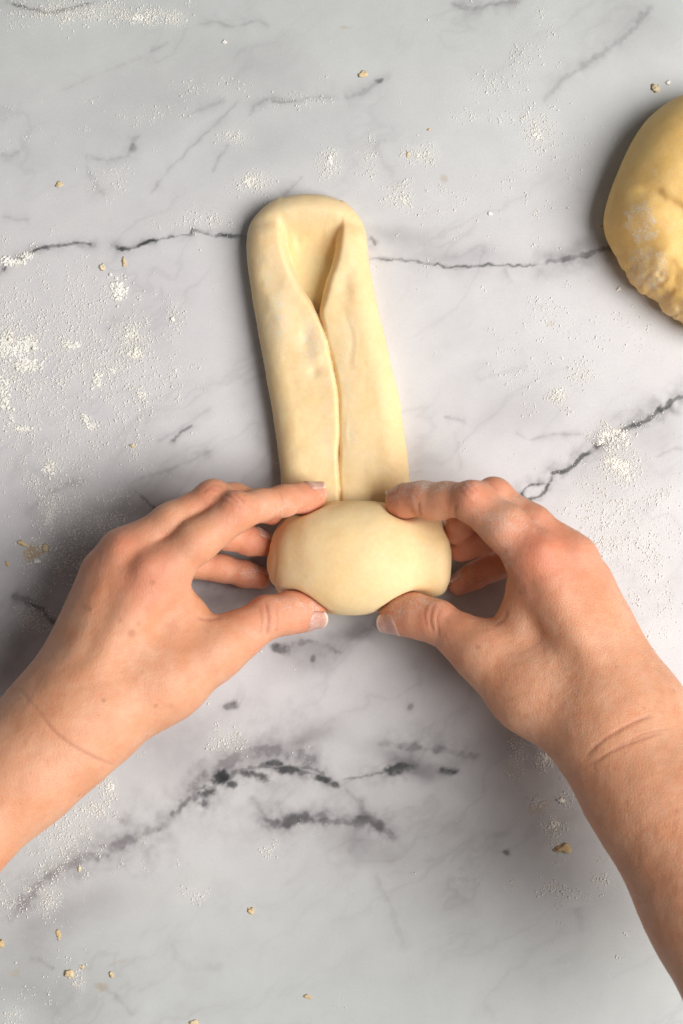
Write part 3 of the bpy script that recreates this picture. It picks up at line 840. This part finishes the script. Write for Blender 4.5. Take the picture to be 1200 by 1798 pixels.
# ------------------------------------------------------------------ arms and hands
def mesh_hand(H, lo, hi, h=0.0008, blk=5):
    lo = np.array(lo); hi = np.array(hi)
    nb = np.ceil((hi - lo) / (h * blk)).astype(int)
    # coarse centres
    ax = [lo[q] + (np.arange(nb[q]) + 0.5) * h * blk for q in range(3)]
    C = np.stack(np.meshgrid(*ax, indexing='ij'), -1).reshape(-1, 3).astype(np.float32)
    D = H.sdf(C).reshape(nb)
    F = np.repeat(np.repeat(np.repeat(D, blk, 0), blk, 1), blk, 2).astype(np.float32)
    act = np.argwhere(np.abs(D) < h * blk * 1.25 + 0.002)
    off = np.stack(np.meshgrid(*[np.arange(blk)] * 3, indexing='ij'), -1).reshape(-1, 3)
    for s in range(0, len(act), 6000):
        I = (act[s:s + 6000, None, :] * blk + off[None]).reshape(-1, 3)
        pts = (lo + (I + 0.5) * h).astype(np.float32)
        F[I[:, 0], I[:, 1], I[:, 2]] = H.sdf(pts)
    V, Q = surface_nets(F, lo + 0.5 * h, h)
    V = relax(V, Q, 2, 0.5)
    return V, Q

def nail_mesh(H, key, D, T, nrm, r, length, half_w, setback):
    """curved plate laid on the finger's own surface (traced), running a little past the tip"""
    d = (T - D) / np.linalg.norm(T - D)
    n = np.array(nrm, float); n = n - d * (n @ d); n /= np.linalg.norm(n)
    s = np.cross(d, n)
    NU, NV = 13, 17
    A, PH, VV, UU = [], [], [], []
    for j in range(NV):
        v = j / (NV - 1)
        for i in range(NU):
            u = i / (NU - 1) * 2 - 1
            c0 = 0.18 * u * u * (1 - v) ** 2
            c1 = 0.17 * abs(u) ** 2.6 * v ** 2
            A.append(setback + (v + c0 - c1) * length); PH.append(u * half_w); VV.append(v); UU.append(u)
    A, PH, VV, UU = map(np.array, (A, PH, VV, UU))
    Ac = np.minimum(A, 0.15 * r)
    dirn = n[None] * np.cos(PH)[:, None] + s[None] * np.sin(PH)[:, None]
    org = T[None] + d[None] * Ac[:, None]
    t = np.full(len(A), 0.016)
    for _ in range(40):
        t = t - 0.8 * H.finger((org + dirn * t[:, None]).astype(np.float32), key)
    lift = 0.00042 - 0.0007 * np.clip(1 - VV * 7, 0, 1) - 0.0005 * np.abs(UU) ** 5
    t = t + lift - 0.0006 * np.clip((A - Ac) / 0.004, 0, 1.5)
    V = T[None] + d[None] * A[:, None] + dirn * t[:, None]
    free = np.clip((VV - 0.89 + 0.05 * np.abs(UU)) / 0.04, 0, 1)
    ii = np.arange(NU * NV).reshape(NV, NU)
    Q = np.stack([ii[:-1, :-1], ii[:-1, 1:], ii[1:, 1:], ii[1:, :-1]], -1).reshape(-1, 4)
    me = mesh_np('nail', V, Q)
    attr(me, 'free', free)
    return me

def add_nail(parent, *a, **k):
    o = link('nail', nail_mesh(*a, **k), M_nail, parent)
    m = o.modifiers.new('thickness', 'SOLIDIFY'); m.thickness = 0.00045; m.offset = 0
    return o

person = link('person', None, label='two bare forearms and hands rolling up a strip of dough', cat='person')

def gauss_px(vx, vy, cx, cy, rx, ry): return np.exp(-((vx - cx) / rx) ** 2 - ((vy - cy) / ry) ** 2)

def make_arm(d, label, lo, hi, creases, reds, moles, flours, nails):
    H = d
    V, Q = mesh_hand(H, lo, hi)
    N = normals(V, Q)
    vx, vy = to_px(V)
    up = np.clip((N[:, 2] + 0.15) / 0.3, 0, 1)
    cr = np.zeros(len(V))
    for pts, zr, w, depth in creases:
        dd, t = seg_dist(vx, vy, smooth_poly(pts, 4))
        m = np.exp(-(dd / w) ** 2) * np.clip(np.minimum(t, 1 - t) * 5, 0, 1) * up * (V[:, 2] > zr * MM)
        cr = np.maximum(cr, m * depth)
    lump = 0.00035 * fbm(V[:, 0] * 130, V[:, 1] * 130, V[:, 2] * 130, octaves=3, seed=15) + 0.00045 * fbm(V[:, 0] * 45, V[:, 1] * 45, V[:, 2] * 45, octaves=2, seed=16)
    V = V + N * (lump - 0.00042 * cr)[:, None]
    me = mesh_np('arm', V, Q)
    red = np.zeros(len(V)); fl = np.zeros(len(V)); mo = np.zeros(len(V))
    for cx, cy, cz, r, a in reds:
        q = ((V - P(cx, cy, cz)) ** 2).sum(1); red = np.maximum(red, 0.72 * a * np.exp(-q / (1.45 * r * MM) ** 2))
    for k, ch in H.f.items():                        # fingertips are pinker
        q = ((V - ch[-1][0]) ** 2).sum(1); red = np.maximum(red, 0.42 * np.exp(-q / 0.022 ** 2))
    for cx, cy, r, a in moles:
        mo = np.maximum(mo, a * np.exp(-(((vx - cx) ** 2 + (vy - cy) ** 2) / r ** 2) ** 2) * up)
    for cx, cy, rx, ry, a, zmin in flours:
        fl = np.maximum(fl, a * gauss_px(vx, vy, cx, cy, rx, ry) * (V[:, 2] > zmin * MM))
    attr(me, 'red', red); attr(me, 'flour', fl); attr(me, 'mole', mo); attr(me, 'crease', np.clip(cr, 0, 1))
    o = link('arm', me, M_skin, person, label=label)
    for key, nrm, ln, hw, sb, dr in nails:
        ch = H.f[key]
        add_nail(o, H, key, ch[-3][0], ch[-1][0], nrm, ch[-1][1], ln * MM, hw, sb * MM)
    return o

ZH = 20
l_creases = [([(466,1055),(472,1085),(470,1118)],ZH,3,.9),([(455,1062),(460,1090),(458,1115)],ZH,2.6,.6),([(484,1062),(488,1085),(484,1110)],ZH,2.4,.5),
  ([(392,868),(405,872),(420,884)],40,2.6,.8),([(384,876),(398,880),(412,892)],40,2.4,.6),([(408,864),(420,872),(432,884)],40,2.4,.6),([(355,866),(368,858),(384,862)],40,2.4,.6),([(490,862),(494,874),(500,888)],28,2.2,.4),([(400,880),(412,884),(424,894)],40,2.6,.5),([(365,858),(378,852),(392,856)],40,3,.5),
  ([(70,1252),(100,1288),(150,1322),(205,1345)],ZH,3.2,.75),([(30,1205),(60,1240),(80,1262)],ZH,3.0,.4),
  ([(345,1082),(362,1088),(395,1084)],ZH,3,.6),([(385,980),(378,995),(372,1010)],ZH,3,.5)]
r_creases = [([(764,1058),(756,1085),(762,1112)],ZH,2.8,.9),([(775,1066),(768,1090),(772,1120)],ZH,2.6,.7),([(750,1060),(745,1080),(750,1100)],ZH,2.4,.5),
  ([(812,848),(820,858),(832,866)],40,2.6,.7),([(820,844),(830,854),(842,862)],40,2.4,.6),([(804,854),(812,864),(822,874)],40,2.4,.5),([(856,846),(866,852),(876,862)],36,2.4,.5),([(735,880),(736,895),(740,906)],30,2.6,.8),([(800,885),(799,900),(804,915)],35,3,.9),
  ([(1028,1330),(1060,1300),(1110,1270),(1150,1255)],ZH,3.2,.85),([(1035,1345),(1090,1312),(1170,1284)],ZH,3.0,.7),([(1075,1315),(1130,1290),(1180,1278)],ZH,2.6,.45),
  ([(872,1000),(880,1020),(884,1040)],ZH,3,.5),([(868,1098),(885,1088),(892,1070)],ZH,3,.7)]
make_arm(HAND_L, 'left arm and hand, thumb and forefinger holding the end of the roll',
  (P(-430,0,90)[0], P(0,1785,90)[1], 0.0), (P(600,0)[0], P(0,820)[1], 0.150),
  l_creases, [(258,1005,70,13,.6),(214,962,62,12,.55),(412,884,60,9,.5),(372,866,52,9,.5),(470,1080,48,11,.35),(185,985,58,14,.35)],
  [(231,1112,8,1.0),(268,1023,5,.9),(243,1095,4,.7),(212,1090,4,.6),(150,1065,5,.6),(300,1240,4,.4),(250,1180,4,.4)],
  [(545,1064,28,10,.9,20),(505,1060,30,12,.55,20),(572,866,10,12,.9,20),(500,895,60,14,.5,20),(330,970,30,20,.2,30),(440,1005,30,14,.7,0),(455,1110,40,10,.3,10)],
  [('thumb',(0.35,-0.62,0.70),11.5,0.88,-6.0,0.75),('index',(-0.1,0.93,0.30),10.5,0.88,-6.0,0.5),('middle',(-0.2,0.9,0.3),10,0.85,-6,0.5),('ring',(-0.3,0.9,0.2),10,0.85,-6,0.5),('pinky',(-0.3,0.9,0.2),8.5,0.85,-5,0.5)])
make_arm(HAND_R, 'right arm and hand, thumb and floury forefinger holding the end of the roll',
  (P(640,0)[0], P(0,1950,90)[1], 0.0), (P(1545,0,90)[0], P(0,815)[1], 0.168),
  r_creases, [(950,965,70,15,.75),(1010,968,64,12,.55),(828,864,62,10,.6),(866,860,54,9,.45),(768,1085,48,12,.4),(985,1000,66,15,.35)],
  [(968,1222,5,.6),(925,1258,6,.5),(1102,1425,4,.5),(1190,1425,4,.6),(965,1085,4,.4),(1000,1190,4,.4)],
  [(745,850,70,14,1.5,33),(700,868,30,14,.8,28),(880,915,60,30,.55,40),(885,990,20,40,.7,30),(735,1055,40,12,1.0,20),(700,1070,30,20,.8,20),(905,880,50,14,.45,35),(760,1130,60,14,.35,10),(820,1010,40,20,.6,0),(930,1130,80,80,.15,20),(980,1220,80,80,.15,20)],
  [('thumb',(-0.28,-0.60,0.75),12.5,0.92,-6.5,0.75),('index',(0.1,0.95,0.2),10.5,0.88,-6.0,0.5),('middle',(0.3,0.9,0.2),10,0.85,-6,0.5),('ring',(0.3,0.9,0.2),10,0.85,-6,0.5),('pinky',(0.3,0.9,0.2),8.5,0.85,-5,0.5)])

# ------------------------------------------------------------------ flour dust and crumbs
def lumpy(n_seed, sub=1, squash=0.6, rough=0.35):
    bm = bmesh.new(); bmesh.ops.create_icosphere(bm, subdivisions=sub, radius=1.0)
    rnd = random.Random(n_seed)
    o = [rnd.uniform(-50, 50) for _ in range(3)]
    co = np.array([v.co for v in bm.verts]); 
    d = 1 + rough * fbm(co[:, 0] * 1.3 + o[0], co[:, 1] * 1.3 + o[1], co[:, 2] * 1.3 + o[2], octaves=3, seed=n_seed) * 1.6
    co = co * d[:, None]; co[:, 2] *= squash
    F = np.array([[v.index for v in f.verts] for f in bm.faces]); bm.free()
    return co, F

def make_flour():
    protos = [lumpy(100 + i, 1, 0.6, 0.5) for i in range(3)]
    octa = (np.array([(1,0,0),(-1,0,0),(0,1,0),(0,-1,0),(0,0,1),(0,0,-.3)], float),
            np.array([(0,2,4),(2,1,4),(1,3,4),(3,0,4),(2,0,5),(1,2,5),(3,1,5),(0,3,5)]))
    pts, rad = [], []
    for cx, cy, sx, sy, n, cl in AREAS:
        n = int(n * (1.75 if sx < 115 else 1.0)); cl = min(0.92, cl + 0.2)
        # clumped scatter: a few clump centres inside the patch, grains round them
        nc = max(3, n // 22)
        c = RNG.normal(size=(nc, 2)) * (sx * .62, sy * .62) + (cx, cy)
        isc = RNG.random(n) < cl
        who = RNG.integers(0, nc, n)
        p = np.where(isc[:, None], c[who] + RNG.normal(size=(n, 2)) * (4.0 + 3 * RNG.random((n, 1))), RNG.normal(size=(n, 2)) * (sx * .7, sy * .7) + (cx, cy))
        r = 0.000090 * np.exp(RNG.normal(size=n) * 0.55) * np.where(isc, 1.7, 1.0)
        pts.append(p); rad.append(np.clip(r, 0.00006, 0.00042))
    hp, hr = [], []
    for cx, cy, sx, sy, n in HEAPS:
        k = int(n * 0.45)
        p = RNG.normal(size=(k, 2)) * (sx * .62, sy * .62) + (cx, cy)
        pts.append(p); rad.append(0.00013 * np.exp(RNG.normal(size=k) * 0.5))
        k = int(8 + n * 0.26)
        p = RNG.normal(size=(k, 2)) * (sx * .42, sy * .42) + (cx, cy)
        hp.append(p); hr.append(0.00034 * np.exp(RNG.normal(size=k) * 0.5) * min(1.2, (sx * sy) ** .5 / 12)); hr[-1] = np.minimum(hr[-1], 0.0008)
    hp = np.concatenate(hp); hr = np.concatenate(hr)
    p = np.concatenate(pts); r = np.concatenate(rad)
    keep = (p[:, 0] > -60) & (p[:, 0] < 1260) & (p[:, 1] > -60) & (p[:, 1] < 1860)
    p, r = p[keep], r[keep]
    x = (p[:, 0] - 600) * S; y = (899 - p[:, 1]) * S
    n = len(x)
    ang = RNG.random(n) * 6.283
    st = 0.6 + 0.9 * RNG.random(n)
    VV, FF, base = [], [], 0
    # soft pressed lumps of the heaps
    soft = [lumpy(140 + i, 2, 0.22, 0.95) for i in range(5)]
    for i in range(len(hr)):
        pv, pf = soft[i % 5]
        a = RNG.random() * 6.283; st_ = 0.7 + 0.8 * RNG.random()
        lx, ly = pv[:, 0] * hr[i] * st_, pv[:, 1] * hr[i]
        v = np.stack([lx * math.cos(a) - ly * math.sin(a) + (hp[i, 0] - 600) * S, lx * math.sin(a) + ly * math.cos(a) + (899 - hp[i, 1]) * S,
                      np.maximum(pv[:, 2] * hr[i] + 0.15 * hr[i], 0.00002)], 1)
        VV.append(v); FF.append(pf + base); base += len(v)
    kinds = np.where(r < 0.00016, 3, RNG.integers(0, 3, n))
    for kd in range(4):
        m = kinds == kd
        pv, pf = octa if kd == 3 else protos[kd]
        if kd < 3 : pass
        c, s = np.cos(ang[m])[:, None], np.sin(ang[m])[:, None]
        lx = pv[None, :, 0] * r[m][:, None] * st[m][:, None]; ly = pv[None, :, 1] * r[m][:, None]
        X = lx * c - ly * s + x[m][:, None]; Y = lx * s + ly * c + y[m][:, None]
        Zz = np.maximum(pv[None, :, 2] * r[m][:, None] + 0.45 * r[m][:, None], 0.00002)
        v = np.stack([X, Y, Zz], -1).reshape(-1, 3)
        k = int(m.sum())
        f = (pf[None] + (np.arange(k) * len(pv))[:, None, None]).reshape(-1, 3) + base
        VV.append(v); FF.append(f); base += len(v)
    me = mesh_np('flour', np.concatenate(VV), np.concatenate(FF), smooth=True)
    return link('flour', me, M_flour, kind='stuff', label='white flour dust and small clumps scattered over the marble', cat='flour')
make_flour()

def crumb(px, py, rx, ry, rot, label, group=None, seed=0, hgt=0.55, mat=None):
    co, F = lumpy(300 + seed, 3, 1.0, 0.95)
    lx, ly = rx * S * 0.68, ry * S * 0.68
    c, s = math.cos(rot), math.sin(rot)
    h = min(lx, ly) * hgt * 0.75
    V = np.stack([co[:, 0] * lx * c - co[:, 1] * ly * s, co[:, 0] * lx * s + co[:, 1] * ly * c, np.maximum(co[:, 2] * h + 0.55 * h, 0.00004)], 1)
    me = mesh_np('dough_crumb', V, F)
    o = link('dough_crumb', me, mat or M_crumb, label=label, cat='crumb', group=group)
    o.location = P(px, py, 0)
    return o
G = 'loose dough crumbs on the marble'
crumb(637,130,11,7,.3,'bright yellow ragged crumb on bare marble above the strip\'s folded end',G,1)
crumb(990,1490,19,12,.2,'largest cream crumb with a dimple, on grey marble beside the right forearm',G,2,.5)
crumb(985,1405,9,6,.3,'small pale floury crumb just above the largest cream crumb',G,3,.6,M_flour)
crumb(40,955,13,4.5,-.4,'pale curled sliver of dough beside a brown smear near the left hand',G,4)
crumb(80,962,8,7,.6,'ragged tan crumb at the end of a brown dough smear',G,5)
crumb(65,986,8,5,.2,'whitish floury crumb below a brown dough smear',G,6,.6,M_flour)
crumb(13,990,4,6,.2,'tiny cream crumb a little apart from the brown dough smear',G,7)
crumb(441,1600,6,8,.5,'lone tan double crumb on plain pale marble below the dark blots',G,8)
crumb(122,1711,9,7,.5,'darkest tan crumb, next to a thin trail of flour',G,9,.7)
crumb(196,1711,5,7,-.3,'small tan oval crumb beside the darkest tan crumb',G,10)
crumb(144,1699,4,4,0,'tiny tan round crumb beside the darkest tan crumb',G,11)
crumb(540,1750,8,4,-.2,'thin pale sliver of crumb on plain marble, far from the flour',G,12)
crumb(340,1796,13,5,0,'flat wide tan crumb on plain marble, well away from the flour',G,13)
crumb(103,1641,5,11,.1,'narrow upright tan crumb on grey vein marble',G,14,.3)
crumb(4,1657,7,9,0,'brown crumb on dusty marble by the grey band\'s end',G,15)
crumb(139,1526,4,6,.1,'beige crumb lying on the purple grey band',G,16,.7)
crumb(218,460,5,9,.1,'tan teardrop crumb just below the charcoal vein',G,17)
crumb(180,470,6,8,0,'cream floury crumb just below the charcoal vein',G,18)
crumb(103,324,8,6,.3,'beige flat crumb on plain marble above the charcoal vein',G,19,.4)
crumb(717,271,4,6,.1,'tan grain at the edge of a small flour cluster',G,20)
crumb(1152,155,10,8,.2,'cream ragged crumb on marble just above the golden dough lump',G,21,.6)
crumb(1174,144,6,5,.6,'small pale crumb paired with the ragged one above the golden dough lump',G,22,.6,M_flour)
crumb(395,74,4,4,0,'round white grain alone on plain marble',G,23,.8,M_flour)
crumb(861,375,6,4,-.6,'white oblong grain alone on pale marble between strip and golden lump',G,24,.6,M_flour)
crumb(753,227,4,3,.2,'tiny cream grain alone on pale marble',G,25,.7)
crumb(233,783,7,5,-.4,'cream crumb below the flour patch, near the thin dark streak',G,26,.6)
crumb(304,560,4,6,.2,'small white upright crumb between the flour patch and the strip',G,27,.7,M_flour)
crumb(1058,397,4,3,.2,'pale shred of dough clinging by the golden lump\'s edge',G,28,.6)
crumb(1087,507,5,4,.2,'pale crumb under the golden lump\'s ragged edge',G,29,.6,M_flour)
